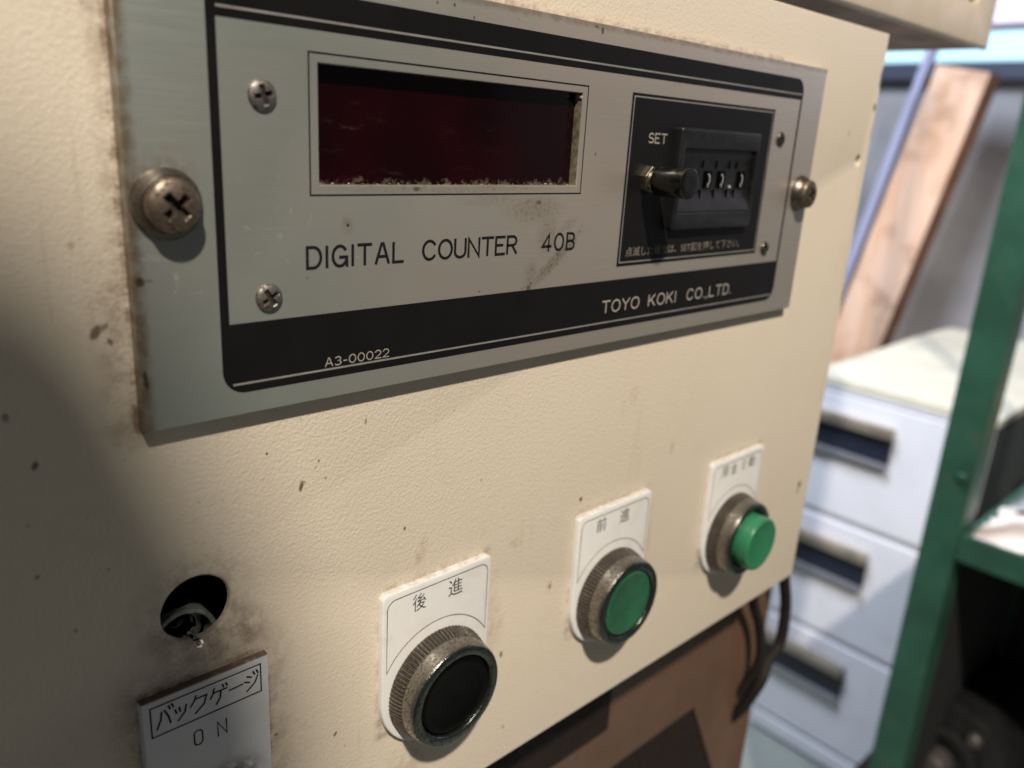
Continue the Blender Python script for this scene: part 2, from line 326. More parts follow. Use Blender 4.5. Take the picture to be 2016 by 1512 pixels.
# ------------------------------------------------------------------ builders (all lengths in mm)
class MB:
    def __init__(s): s.v = []; s.f = []; s.mi = []
    def add(s, vs, fs, mi=0):
        o = len(s.v); s.v += [tuple(p) for p in vs]; s.f += [tuple(i+o for i in f) for f in fs]; s.mi += [mi]*len(fs); return s
    def box(s, x0, x1, y0, y1, z0, z1, mi=0):
        return s.add([(x, y, z) for x in (x0, x1) for y in (y0, y1) for z in (z0, z1)],
                     [(0, 1, 3, 2), (4, 6, 7, 5), (0, 4, 5, 1), (2, 3, 7, 6), (0, 2, 6, 4), (1, 5, 7, 3)], mi)
    def prism(s, loop, y0, y1, holes=(), mi=0, wall=None, back=True, bev=0.0, steps=3):
        """flat plate in the xz plane: front at y0, back at y1, with through holes and an optional rounded front edge"""
        def ccw(l, want=True):
            a = sum(l[i][0]*l[(i+1) % len(l)][1]-l[(i+1) % len(l)][0]*l[i][1] for i in range(len(l)))
            return list(l) if (a > 0) == want else list(reversed(l))
        def inset(l, d):
            if d <= 0: return list(l)
            out = []; m = len(l)
            for i in range(m):
                p, q, r = Vector(l[i-1]), Vector(l[i]), Vector(l[(i+1) % m])
                n1 = Vector((-(q-p).y, (q-p).x)).normalized(); n2 = Vector((-(r-q).y, (r-q).x)).normalized()
                t = n1+n2; t = t/max(.35, (t.dot(n1)))
                out.append(tuple(q+t*d))
            return out
        loops = [ccw(loop)] + [ccw(h, False) for h in holes]
        prof = [(bev*(1-math.sin(PI/2*i/steps)), y0+bev*(1-math.cos(PI/2*i/steps))) for i in range(steps+1)] if bev else [(0.0, y0)]
        prof.append((0.0, y1))
        levels = [[inset(l, d) for l in loops] for d, _ in prof]
        flat = [p for l in levels[0] for p in l]; n = len(flat)
        tris = tessellate_polygon([[Vector((p[0], p[1], 0)) for p in l] for l in levels[0]])
        ft = []
        for a, b, c in tris:
            A, B, Cc = flat[a], flat[b], flat[c]
            if (B[0]-A[0])*(Cc[1]-A[1])-(B[1]-A[1])*(Cc[0]-A[0]) < 0: b, c = c, b
            ft.append((a, b, c))
        vs = [(p[0], prof[k][1], p[1]) for k, lv in enumerate(levels) for l in lv for p in l]
        last = len(prof)-1
        fs = list(ft)
        if back: fs += [(a+n*last, c+n*last, b+n*last) for a, b, c in ft]
        s.add(vs, fs, mi)
        o = len(s.v) - len(vs)
        for lev in range(last):
            k = 0
            for li, l in enumerate(loops):
                m = len(l)
                for i in range(m):
                    a, b = o+lev*n+k+i, o+lev*n+k+(i+1) % m
                    s.f.append((a, a+n, b+n, b)); s.mi.append(mi if (li == 0 or wall is None or lev < last-1) else wall)
                k += m
        return s
    def lathe(s, prof, cx, cz, seg=64, mi=0, rmod=None, axis=None, close=False):
        """profile (r, y) turned about an axis through (cx, *, cz) along y; axis = (origin, dir) overrides"""
        if axis: o, d = Vector(axis[0]), Vector(axis[1]).normalized(); u = d.orthogonal().normalized(); w = d.cross(u)
        vs = []
        for (r, y) in prof:
            for i in range(seg):
                a = 2*PI*i/seg; rr = r if rmod is None else rmod(r, y, i)
                if axis: vs.append(tuple(o + d*y + u*(rr*math.cos(a)) + w*(rr*math.sin(a))))
                else: vs.append((cx+rr*math.cos(a), y, cz+rr*math.sin(a)))
        fs = []
        for j in range(len(prof)-1):
            for i in range(seg):
                k = (i+1) % seg
                fs.append((j*seg+i, (j+1)*seg+i, (j+1)*seg+k, j*seg+k))
        if prof[-1][0] < 1e-6 or close: fs.append(tuple((len(prof)-1)*seg+i for i in range(seg)))
        return s.add(vs, fs, mi)
    def ribbon(s, pts, w, y, closed=False, mi=0):
        """flat printed stroke in the xz plane"""
        n = len(pts)
        if n < 2: return s
        L, Rr = [], []
        for i in range(n):
            p = Vector(pts[i])
            a = Vector(pts[(i-1) % n]) if (closed or i > 0) else None
            b = Vector(pts[(i+1) % n]) if (closed or i < n-1) else None
            d1 = (p-a).normalized() if a is not None and (p-a).length > 1e-9 else None
            d2 = (b-p).normalized() if b is not None and (b-p).length > 1e-9 else None
            if d1 is None: d1 = d2
            if d2 is None: d2 = d1
            t = (d1+d2); t = t.normalized() if t.length > 1e-6 else d1
            nn = Vector((-t.y, t.x)); c = max(0.45, nn.dot(Vector((-d1.y, d1.x))))
            h = w/2/c
            q = p
            if not closed and i == 0: q = p - d2*w*0.35
            if not closed and i == n-1: q = p + d1*w*0.35
            L.append(q+nn*h); Rr.append(q-nn*h)
        vs = [(p.x, y, p.y) for p in L] + [(p.x, y, p.y) for p in Rr]
        fs = []
        for i in range(n if closed else n-1):
            k = (i+1) % n; fs.append((n+i, n+k, k, i))
        return s.add(vs, fs, mi)
    def rectline(s, x0, x1, z0, z1, w, y, mi=0):
        return s.ribbon([(x0, z0), (x1, z0), (x1, z1), (x0, z1)], w, y, True, mi)
    def tube(s, pts, r, seg=14, mi=0):
        P = [Vector(p) for p in pts]; vs = []; u = None
        for i, p in enumerate(P):
            t = ((P[i+1] if i < len(P)-1 else p) - (P[i-1] if i > 0 else p)).normalized()
            u = t.orthogonal().normalized() if u is None else (u - t*u.dot(t)).normalized()
            w = t.cross(u)
            for k in range(seg):
                a = 2*PI*k/seg; vs.append(tuple(p + u*(r*math.cos(a)) + w*(r*math.sin(a))))
        fs = [(j*seg+i, j*seg+(i+1) % seg, (j+1)*seg+(i+1) % seg, (j+1)*seg+i) for j in range(len(P)-1) for i in range(seg)]
        fs += [tuple(reversed(range(seg))), tuple((len(P)-1)*seg+i for i in range(seg))]
        return s.add(vs, fs, mi)

def root_org(p):
    while p is not None and p.parent is not None: p = p.parent
    return Vector(p['org']) if p is not None and 'org' in p.keys() else Vector((0, 0, 0))
def obj(name, mb, mats, parent=None, smooth=None, bevel=None, seg=2, origin=None, mesh=None):
    mats = mats if isinstance(mats, (list, tuple)) else [mats]
    org = root_org(parent) if parent is not None else Vector(origin or (0, 0, 0))
    if mesh is None:
        me = bpy.data.meshes.new(name)
        me.from_pydata([tuple((Vector(v)-org)*MM) for v in mb.v], [], mb.f)
        for m in mats: me.materials.append(m)
        me.polygons.foreach_set('material_index', mb.mi)
        me.update()
        if smooth is not None:
            me.polygons.foreach_set('use_smooth', [True]*len(me.polygons))
            me.set_sharp_from_angle(angle=math.radians(smooth))
    else: me = mesh
    o = bpy.data.objects.new(name, me); COL.objects.link(o)
    if parent is not None: o.parent = parent
    elif origin: o.location = org*MM
    if bevel:
        b = o.modifiers.new('bevel', 'BEVEL'); b.width = bevel*MM; b.segments = seg; b.limit_method = 'ANGLE'; b.angle_limit = math.radians(40)
        b.harden_normals = False
    return o
ORG = {}
def thing(name, label, cat, org, group=None):
    o = bpy.data.objects.new(name, None); COL.objects.link(o); o.location = Vector(org)*MM
    o.empty_display_size = 0.01
    o['label'] = label; o['category'] = cat
    if group: o['group'] = group
    o['org'] = [float(c) for c in org]
    return o
def tag(o, label, cat, group=None):
    o['label'] = label; o['category'] = cat
    if group: o['group'] = group
    return o
def circ(cx, cz, r, n=48, a0=0.0):
    return [(cx+r*math.cos(a0+2*PI*i/n), cz+r*math.sin(a0+2*PI*i/n)) for i in range(n)]
def arc(cx, cz, rx, rz, a0, a1, n=12):
    return [(cx+rx*math.cos(math.radians(a0+(a1-a0)*i/n)), cz+rz*math.sin(math.radians(a0+(a1-a0)*i/n))) for i in range(n+1)]
def rrect(x0, x1, z0, z1, r, n=8):
    return arc(x1-r, z1-r, r, r, 0, 90, n)+arc(x0+r, z1-r, r, r, 90, 180, n)+arc(x0+r, z0+r, r, r, 180, 270, n)+arc(x1-r, z0+r, r, r, 270, 360, n)
def rect(x0, x1, z0, z1): return [(x0, z0), (x1, z0), (x1, z1), (x0, z1)]

# single-stroke lettering: glyph = (advance width, strokes), cap height 1
G = {}
G['A'] = (.72, [[(0, 0), (.31, 1), (.41, 1), (.72, 0)], [(.13, .34), (.59, .34)]])
G['B'] = (.60, [[(.32, .52), (0, .52), (0, 1), (.32, 1)]+arc(.32, .76, .25, .24, 90, -90)[1:], [(0, .52), (0, 0), (.34, 0)]+arc(.34, .26, .26, .26, -90, 90)[1:]])
G['C'] = (.72, [arc(.37, .5, .37, .5, 38, 322, 24)])
G['D'] = (.68, [[(.3, 0), (0, 0), (0, 1), (.3, 1)]+arc(.3, .5, .38, .5, 90, -90, 18)[1:-1]+[(.3, 0)]])
G['E'] = (.58, [[(.58, 1), (0, 1), (0, 0), (.58, 0)], [(0, .53), (.44, .53)]])
G['G'] = (.74, [arc(.37, .5, .37, .5, 40, 345, 24), [(.38, .44), (.74, .44), (.74, 0)]])
G['I'] = (.06, [[(.03, 0), (.03, 1)]])
G['K'] = (.64, [[(0, 0), (0, 1)], [(.6, 1), (.02, .38)], [(.22, .6), (.64, 0)]])
G['L'] = (.56, [[(0, 1), (0, 0), (.56, 0)]])
G['N'] = (.66, [[(0, 0), (0, 1), (.66, 0), (.66, 1)]])
G['O'] = (.76, [arc(.38, .5, .38, .5, 90, 450, 30)])
G['R'] = (.62, [[(0, 0), (0, 1), (.34, 1)]+arc(.34, .74, .26, .26, 90, -90)[1:]+[(0, .48)], [(.32, .48), (.62, 0)]])
G['S'] = (.60, [arc(.3, .75, .28, .25, 35, 270, 16)+arc(.3, .25, .30, .25, 90, -145, 16)[1:]])
G['T'] = (.70, [[(0, 1), (.70, 1)], [(.35, 1), (.35, 0)]])
G['U'] = (.64, [[(0, 1), (0, .32)]+arc(.32, .32, .32, .32, 180, 360, 14)[1:]+[(.64, 1)]])
G['Y'] = (.68, [[(0, 1), (.34, .5), (.34, 0)], [(.68, 1), (.34, .5)]])
G['0'] = (.68, [arc(.34, .5, .34, .5, 90, 450, 28)])
G['2'] = (.64, [arc(.32, .69, .31, .31, 165, -28, 14)+[(0, 0), (.64, 0)]])
G['3'] = (.62, [arc(.30, .76, .28, .24, 150, -90, 14)+arc(.30, .26, .32, .26, 90, -150, 14)[1:]])
G['4'] = (.66, [[(.48, 0), (.48, 1), (0, .26), (.66, .26)]])
G['-'] = (.36, [[(.02, .42), (.34, .42)]])
G['.'] = (.10, [[(.05, 0), (.05, .06)]])
G[','] = (.10, [[(.07, .06), (.02, -.14)]])
def letters(mb, text, x0, x1, z0, h, w, y, gap=.28):
    xs = []; x = 0
    for ch in text:
        if ch == ' ': x += .5; continue
        xs.append((ch, x)); x += G[ch][0]+gap
    tot = x-gap; sx = (x1-x0-w)/tot; sz = h-w; k = 0
    for ch, gx in xs:
        for st in G[ch][1]:
            cl = len(st) > 3 and (Vector(st[0])-Vector(st[-1])).length < 1e-6
            pts = [(x0+w/2+(gx+p[0])*sx, z0+w/2+p[1]*sz) for p in (st[:-1] if cl else st)]
            mb.ribbon(pts, w, y-0.004*(k % 4), cl); k += 1
    return mb
def glyphs(text, x0, x1, z0, z1, y, thin=-0.012, spacing=1.0):
    """outlined characters (built-in font) fitted to a box, as a flat mesh"""
    c = bpy.data.curves.new('glyphs', 'FONT'); c.body = text; c.offset = thin; c.space_character = spacing; c.resolution_u = 4
    o = bpy.data.objects.new('glyphs', c); COL.objects.link(o)
    dg = bpy.context.evaluated_depsgraph_get(); dg.update()
    me = bpy.data.meshes.new_from_object(o.evaluated_get(dg))
    bpy.data.objects.remove(o); bpy.data.curves.remove(c)
    mb = MB()
    if len(me.vertices):
        X = [v.co.x for v in me.vertices]; Y = [v.co.y for v in me.vertices]
        a, b, cc, d = min(X), max(X), min(Y), max(Y)
        mb.add([(x0+(v.co.x-a)/(b-a)*(x1-x0), y, z0+(v.co.y-cc)/(d-cc)*(z1-z0)) for v in me.vertices], [tuple(p.vertices) for p in me.polygons])
    bpy.data.meshes.remove(me)
    return mb

def screw_head(cx, cz, r, y_base, h, rot, cross=0.62, depth=1.1, arm=0.17, seg=96, rings=26, edge=0.8):
    """domed cross-recess head on a polar grid"""
    mb = MB(); vs = []
    ca, sa = math.cos(rot), math.sin(rot)
    for j in range(1, rings+1):
        t = j/rings
        for i in range(seg):
            a = 2*PI*i/seg; x, z = t*math.cos(a), t*math.sin(a)
            y = y_base - edge - (h-edge)*math.sqrt(max(0, 1-t*t*0.96))
            if t > 0.97: y = y_base-edge*0.8
            u, v = x*ca+z*sa, -x*sa+z*ca
            m = min(max(abs(u)/cross, abs(v)/arm), max(abs(v)/cross, abs(u)/arm))
            dd = max(0, min(1, (1.12-m)/0.24)); dd = dd*dd*(3-2*dd)
            y += dd*depth*(1-0.35*t/cross)
            vs.append((cx+r*x, y, cz+r*z))
    vs += [(cx+r*math.cos(2*PI*i/seg), y_base, cz+r*math.sin(2*PI*i/seg)) for i in range(seg)]
    vs.append((cx, y_base-h+depth, cz))
    fs = []; mi = []
    for j in range(rings):
        for i in range(seg):
            k = (i+1) % seg; fs.append((j*seg+i, (j+1)*seg+i, (j+1)*seg+k, j*seg+k))
    cidx = len(vs)-1
    fs += [(cidx, i, (i+1) % seg) for i in range(seg)]
    o0 = len(mb.v); mb.add(vs, fs)
    def deep(f):
        x = sum(vs[q][0] for q in f)/len(f)-cx; z = sum(vs[q][2] for q in f)/len(f)-cz
        u, v = (x*ca+z*sa)/r, (-x*sa+z*ca)/r
        return min(max(abs(u)/cross, abs(v)/arm), max(abs(v)/cross, abs(u)/arm)) < 0.97
    mb.mi = [1 if deep(f) else 0 for f in fs]
    return mb

# ------------------------------------------------------------------ setting: floor, wall
fl = obj('floor', MB().box(-3000, 6000, -3000, 6000, -1350, -1330), M_FLOOR); fl['kind'] = 'structure'
wl = obj('wall', MB().box(2760, 2860, -3000, 6000, -1329.9, 1900), M_WALL); wl['kind'] = 'structure'

# ------------------------------------------------------------------ control box (cream front panel)
box = thing('control_box', 'cream textured steel control box carrying the counter and the three push buttons', 'control box', (60, 20, -204))
hole_b = circ(-8.4, -113.3, 7.25, 56)
hole_s = circ(256.6, -18.4, 1.9, 20)
mb = MB().prism(rect(-190, 264.6, -203.6, 27.9), 3.0, 4.8, [hole_b, hole_s], bev=.7, steps=4)
obj('front_panel', mb, M_CREAM, box, smooth=40)
mb = MB()
mb.box(-189.4, -187.4, 5.0, 36, -203, 27.2); mb.box(262.0, 264.0, 5.0, 36, -203, 27.2)
mb.box(-187.2, 261.8, 5.0, 36, 25.4, 27.2); mb.box(-187.2, 261.8, 5.0, 36, -203, -201.2)
obj('side_flange', mb, M_CREAM2, box, bevel=0.4)
obj('inner_tray', MB().box(-187, 261.6, 33.5, 35.5, -201, 25.2), M_DARKIN, box)

# ------------------------------------------------------------------ digital counter
cnt = thing('digital_counter', 'silver counter faceplate with black border and dark red display window', 'counter', (99, 3, -31))
win = rect(19.45, 93.15, -27.92, -5.6)
fp = MB().prism(rect(-16.75, 215.0, -71.9, 10.9), 0.0, 2.98, [win], wall=1, bev=.28)
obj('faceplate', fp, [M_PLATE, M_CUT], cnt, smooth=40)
yp = -0.035
mb = MB().prism(rrect(-1.75, 201.0, -67.45, 6.45, 4.6), yp, -0.002, [rect(0, 200, -53.6, 0)], back=False)
obj('printed_border', mb, M_BLACK, cnt)
mb = MB()
mb.ribbon([(0.2, 1.7), (200.1, 1.7)], 0.42, yp-0.03); mb.ribbon([(0.3, -65.6), (199.3, -65.5)], 0.42, yp-0.03)
obj('border_line', mb, M_LINE, cnt)
obj('display_frame_line', MB().rectline(17.45, 94.9, -29.82, -3.85, 0.34, yp), M_INK, cnt)
dw = obj('display_window', MB().box(18.5, 94.1, 2.62, 2.97, -28.9, -4.6), M_FILTER, cnt)
# dried glue chips along the lower and right edge of the window
mb = MB(); rg = random.Random(3)
for i in range(60):
    x = rg.uniform(19.6, 93); s = rg.uniform(.05, .15)*(2.2 if rg.random() < .14 else 1)
    z = -27.8+rg.uniform(0, .12); yy = rg.uniform(.25, 2.3)
    pts = [(x+s*math.cos(a)*rg.uniform(.8, 2.0), yy+s*.6*math.sin(a), z+rg.uniform(0, .35)*s) for a in (0, 1.2, 2.5, 3.7, 5.0)]
    mb.add(pts+[(x, yy, z+s*.8)], [(0, 1, 5), (1, 2, 5), (2, 3, 5), (3, 4, 5), (4, 0, 5)])
for i in range(8):
    z = rg.uniform(-27.6, -6); s = rg.uniform(.06, .16)
    if i < 3: z = -6.3-rg.uniform(0, 1.2); s = .4
    yy = rg.uniform(.1, 2.0); x = 93.05
    pts = [(x-rg.uniform(0, .3)*s, yy+s*math.sin(a), z+s*1.3*math.cos(a)) for a in (0, 1.2, 2.5, 3.7, 5.0)]
    mb.add(pts+[(x-s*.7, yy, z)], [(0, 1, 5), (1, 2, 5), (2, 3, 5), (3, 4, 5), (4, 0, 5)])
gl = obj('dried_glue', mb, M_GLUE, dw); gl['kind'] = 'stuff'
mb = MB()
letters(mb, 'DIGITAL', 16.2, 39.9, -44.35, 4.75, .66, yp); letters(mb, 'COUNTER', 44.7, 73.7, -44.35, 4.75, .66, yp, .2); letters(mb, '40B', 82.1, 94.4, -44.35, 4.75, .66, yp, .3)
o = obj('title_lettering', mb, M_INK, cnt); o['label'] = 'black lettering DIGITAL COUNTER 40B'
mb = MB()
letters(mb, 'TOYO', 107.6, 124.4, -62.95, 3.7, .46, yp-.03, .22); letters(mb, 'KOKI', 128.6, 142.4, -62.95, 3.7, .46, yp-.03, .26)
letters(mb, 'CO.', 147.9, 158.0, -62.95, 3.7, .46, yp-.03, .24); letters(mb, ',LTD.', 158.6, 173.4, -62.95, 3.7, .46, yp-.03, .26)
o = obj('maker_lettering', mb, M_TEXT, cnt); o['label'] = 'pale lettering TOYO KOKI CO.,LTD.'
o = obj('serial_lettering', letters(MB(), 'A3-00022', 20.2, 36.3, -65.05, 2.0, .23, yp-.03, .26), M_TEXT, cnt); o['label'] = 'small pale lettering A3-00022'
# printed set field
mb = MB().prism(rect(112.3, 184.85, -50.0, -3.95), yp-.002, -0.002, back=False)
sf = obj('set_field', mb, M_BLACK, cnt)
obj('field_line', MB().rectline(113.25, 183.95, -48.9, -4.85, .34, yp-.03), M_LINE, sf)
obj('lettering', letters(MB(), 'SET', 120.8, 129.1, -16.5, 2.75, .36, yp-.03, .22), M_TEXT, sf)
obj('note_lettering', glyphs('点滅した場合は、SET釦を押して下さい。', 115.7, 174.2, -47.4, -44.7, yp-.03, thin=0.0), M_TEXTD, sf)
# four small countersunk screws
for i, (x, z, r, rot, mat) in enumerate(((8.0, -12.1, 2.75, .25, M_SCREW2), (8.1, -49.1, 2.75, .55, M_SCREW2), (190.4, -12.9, 2.3, .4, M_KNURL), (190.6, -48.7, 2.3, .7, M_KNURL))):
    obj('screw', screw_head(x, z, r, 0.0, 1.15, rot, .62, .75, .16, edge=.18), [mat, M_SLOT], cnt, smooth=40)
# two large fixing screws with cup washers
for x, z, rot in ((-10.2, -31.1, .72), (208.9, -30.4, .3)):
    wsh = MB().lathe([(6.15, 0.0), (6.15, -.5), (6.0, -.9), (5.6, -1.5), (5.3, -2.0), (5.12, -2.35), (5.0, -2.45), (4.2, -2.45)], x, z, 72)
    hd = obj('fixing_screw', screw_head(x, z, 4.75, -2.2, 3.0, rot, .50, 1.7, .135, edge=1.25), [M_SCREW, M_SLOT], cnt, smooth=40)
    obj('washer', wsh, M_KNURL, hd, smooth=35)
# set push button: hex nut, threaded neck, black knob
cx, cz = 122.1, -26.15
hexp = [(cx+3.75*math.cos(PI/6+.25+i*PI/3), cz+3.75*math.sin(PI/6+.25+i*PI/3)) for i in range(6)]
sb = obj('set_button', MB().lathe([(3.95, -4.1), (4.12, -4.25), (4.15, -5), (4.15, -14.0), (4.0, -14.4), (3.75, -14.5), (1.5, -14.42), (0, -14.4)], cx, cz, 64), M_KNOB, cnt, smooth=35)
obj('hex_nut', MB().prism(hexp, -2.3, -0.04, [circ(cx, cz, 2.6, 32)], bev=.25), M_NUT, sb)
obj('threaded_neck', MB().lathe([(2.6, -.1)]+[(2.6-.18*(i % 2), -.4-i*.3) for i in range(13)], cx, cz, 40), M_NUT, sb, smooth=30)
# thumbwheel switch
tw = obj('thumbwheel_switch', MB(), M_BPLAS, cnt)
mb = MB()
x0, x1, zb, zt = 133.2, 175.2, -40.5, -11.6; yf = -2.3; ys = -0.30
mb.prism(rrect(x0, x1, zb, zt, .9, 4), yf, -0.04, [rrect(x0+2.4, x1-1.4, -35.2, -17.4, .4, 3)], bev=.75, steps=4)
obj('bezel', mb, M_BPLAS, tw, smooth=50)
mb = MB()
xa, xb = x0+2.45, x1-1.45
sec = [(yf+.25, -35.15), (-1.55, -33.2), (-.75, -31.0), (ys, -29.2), (ys, -22.8), (-.6, -20.8), (-1.1, -19.2), (-1.2, -17.45), (-.05, -17.45), (-.05, -35.15)]
n = len(sec)
mb.add([(xa, y, z) for y, z in sec]+[(xb, y, z) for y, z in sec], [(i, (i+1) % n, n+(i+1) % n, n+i) for i in range(n)]+[tuple(range(n)), tuple(reversed(range(n, 2*n)))])
obj('housing', mb, M_BPLAS, tw, smooth=25)
mb = MB()
for xm in (147.2, 154.3, 161.4, 165.4):
    mb.box(xm-.16, xm+.16, -1.05, ys+.1, -32.0, -28.9); mb.box(xm-.16, xm+.16, -.95, ys+.1, -22.6, -20.4)
obj('divider_rib', mb, M_BCAP, tw, bevel=.12)
for xm in (143.6, 150.8, 157.9, 168.9):
    k = MB(); k.box(xm-2.2, xm+2.2, -.62, -.28, -28.6, -23.4)
    k.box(xm-1.5, xm-.95, -1.25, -.27, -28.4, -23.6)
    d = obj('digit_wheel', k, M_BCAP, tw, bevel=.15)
    k = MB().ribbon(arc(xm, -26.0, .95, 1.55, 90, 450, 28)[:-1], .36, -.66, True)
    k.ribbon([(xm-.8, -28.1), (xm+.8, -28.1)], .16, -.66)
    d2 = obj('numeral', k, M_WHITE, tw)
obj('decimal_point', MB().lathe([(.45, -.3), (.45, -.62), (.3, -.8), (0, -.82)], 163.2, -28.2, 20), M_WHITE, tw, smooth=40)

# ------------------------------------------------------------------ push buttons
MESH = {}
def cached(key, name, mb, mats, parent, **kw):
    if key in MESH: return obj(name, None, mats, parent, mesh=MESH[key], **{k: v for k, v in kw.items() if k in ('bevel', 'seg')})
    o = obj(name, mb, mats, parent, **kw); MESH[key] = o.data; return o
def push_button(bx, label, capmat, capy, capr, text, ink):
    bz = -159.2
    t = thing('push_button', label, 'push button', (bx, 3, bz), 'push buttons along the lower edge of the control box')
    hw = 17.9
    outline = arc(bx, bz, hw, hw, 180, 360, 40)+arc(bx+hw-1.6, -128.5, 1.6, 1.6, 0, 90, 6)+arc(bx-hw+1.6, -128.5, 1.6, 1.6, 90, 180, 6)
    lp = cached('legend', 'legend_plate', MB().prism(outline, 1.1, 2.98, bev=.45), M_LEGEND, t, smooth=40)
    R2 = 19.2; c2 = -159.5; e = math.degrees(math.acos(16.6/R2))
    loop = [(bx-16.6, c2+R2*math.sin(math.radians(e)))]+list(reversed(arc(bx-16.6+2.6, -131.6, 2.6, 2.6, 90, 180, 8)))+list(reversed(arc(bx+16.6-2.6, -131.6, 2.6, 2.6, 0, 90, 8)))+arc(bx, c2, R2, R2, e, 180-e, 48)[:-1]
    cached('legendline', 'border_line', MB().ribbon(loop, .24, 1.06, True), M_GREYINK, lp)
    inner = arc(bx, bz, 17.2, 17.2, 180, 360, 40)+arc(bx+17.2-1.6, -129.2, 1.6, 1.6, 0, 90, 6)+arc(bx-17.2+1.6, -129.2, 1.6, 1.6, 90, 180, 6)
    k = MB()
    for ch, xa_, xb_, za_, zb_ in text:
        g = glyphs(ch, bx+xa_, bx+xb_, za_, zb_, 1.05, thin=ink); k.add(g.v, g.f)
    o = obj('lettering', k, M_INK, lp)
    T = 84; SEG = T*6
    def rm(r, y, i):
        if -3.15 <= y <= 0.7:
            return r - (0.46 if (i % 6) in (3, 4, 5) else 0.0) - (0.12 if (i % 6) in (2, 0) else 0)
        return r
    bz_ = cached('bezel', 'knurled_bezel', MB().lathe([(15.0, 1.08), (15.7, .95), (16.1, .7), (16.0, 0), (15.7, -1.4), (15.35, -2.7), (15.2, -3.15), (14.9, -3.35)], bx, bz, SEG, rmod=rm), M_KNURL, t, smooth=25)
    cached('collar', 'collar', MB().lathe([(14.9, -3.3), (14.95, -3.5), (14.9, -4.5), (14.72, -6.4), (14.6, -7.1), (14.35, -7.6)], bx, bz, 160), M_CHROME, bz_, smooth=50)
    cached('ring', 'face_ring', MB().lathe([(14.35, -7.6), (14.2, -7.85), (13.95, -8.0), (12.2, -8.05), (11.75, -7.85), (11.6, -7.5), (11.6, -3.5)], bx, bz, 160), M_RING, bz_, smooth=50)
    e_ = capr
    obj('cap', MB().lathe([(e_, -3.0), (e_, capy+.9), (e_-.12, capy+.45), (e_-.4, capy+.14), (e_-.9, capy), (e_*.8, capy+.22), (e_*.6, capy+.38), (e_*.3, capy+.52), (0, capy+.56)], bx, bz, 96), capmat, t, smooth=60)
    return t
push_button(54.2, 'push button with flush black cap, nearest the camera, under legend 後進', M_BCAP, -7.5, 11.35,
            [('後', -8.8, -4.5, -134.9, -129.9), ('進', 2.9, 7.7, -134.9, -129.9)], -0.003)
push_button(126.0, 'push button with flush green cap, between the black button and the raised green one', M_GREEN, -7.6, 11.35,
            [('前', -9.6, -5.0, -134.7, -129.9), ('進', 1.8, 6.6, -134.7, -129.9)], -0.002)
push_button(198.0, 'push button with bright green cap standing out of its bezel at right corner', M_GREEN2, -13.2, 10.5,
            [('用', -11.4, -7.4, -134.2, -129.9), ('金', -5.2, -1.2, -134.2, -129.9), ('ミ', 1.9, 4.9, -134.0, -130.2), ('動', 7.2, 11.4, -134.2, -129.9)], -0.002)

# ------------------------------------------------------------------ bare bulb in the round hole
ib = thing('indicator_bulb', 'bare clear indicator bulb poking out of the round hole without its lens', 'bulb', (-9.7, 9, -118.4))
ax = ((-10.2, 0, -118.5), (-0.03, -1, 0.17))
prof = [(5.0, -22), (5.0, -11.5), (4.9, -10.2), (4.4, -8.8), (3.4, -7.4), (2.3, -6.3), (1.4, -5.3), (.95, -4.2), (.8, -3.6)]
obj('glass_envelope', MB().lathe(prof, 0, 0, 48, axis=ax), M_GLASS, ib, smooth=80)
prof = [(0, -3.7), (.8, -3.6), (.74, -2.4), (.62, -.8), (.60, 0), (.8, .6), (1.02, 1.3), (.9, 2.0), (.5, 2.45), (0.0, 2.6)]
obj('glass_tip', MB().lathe(prof, 0, 0, 32, axis=ax), M_TIP, ib, smooth=80)
ax2 = ((-9.6, 9.2, -122.9), (0.0, -1, 0.06))
obj('socket_ring', MB().lathe([(6.0, -3), (6.0, 1.6), (6.2, 1.9), (7.0, 1.9), (7.2, 1.6), (7.2, -3)], 0, 0, 64, axis=ax2), M_SOCKET, ib, smooth=40)
fil = [(-11.6, 18, -122.5), (-11.4, 11.5, -120.9), (-10.6, 10.4, -120.9), (-9.4, 10.5, -120.6), (-8.6, 11.4, -120.9), (-8.4, 18, -122.5)]
obj('filament_support', MB().tube(fil, .16, 8), M_SOCKET, ib, smooth=60)

# ------------------------------------------------------------------ switch label plate バックゲージ / ON
lb = thing('label_plate', 'greyish white plate lettered バックゲージ ON below the round hole', 'label plate', (-8, 3, -152))
lp = obj('plate', MB().prism(rect(-21.65, 5.75, -176, -129.4), 1.0, 2.98, bev=.4), M_LABEL, lb, smooth=40)
yl = .955
k = MB(); k.rectline(-19.9, 3.82, -138.1, -131.05, .32, yl)
def kana(x0, z0, w, h, strokes, sw=.39):
    for i, s in enumerate(strokes): k.ribbon([(x0+a*w, z0+b*h) for a, b in s], sw, yl-.005*i)
kana(-19.0, -136.6, 3.6, 4.4, [[(.36, .86), (.28, .45), (.05, .02)], [(.52, .9), (.72, .5), (.82, .10)], [(.76, 1.06), (.84, .86)], [(.94, 1.1), (1.02, .9)]])      # ba
kana(-15.0, -136.6, 2.3, 3.2, [[(.0, .95), (.10, .62)], [(.36, 1.0), (.44, .66)], [(1.0, 1.0), (.85, .5), (.22, .02)]])                                          # small tsu
kana(-11.9, -136.6, 3.6, 4.3, [[(.36, 1.0), (.24, .72), (.02, .48)], [(.36, .82), (.98, .82), (.82, .38), (.28, .0)]])                                           # ku
kana(-7.6, -136.7, 3.8, 4.3, [[(.24, 1.0), (.16, .72), (.0, .46)], [(.24, .74), (.96, .74)], [(.62, .74), (.56, .34), (.32, .02)], [(.72, 1.04), (.78, .86)], [(.92, 1.06), (.98, .88)]])  # ge
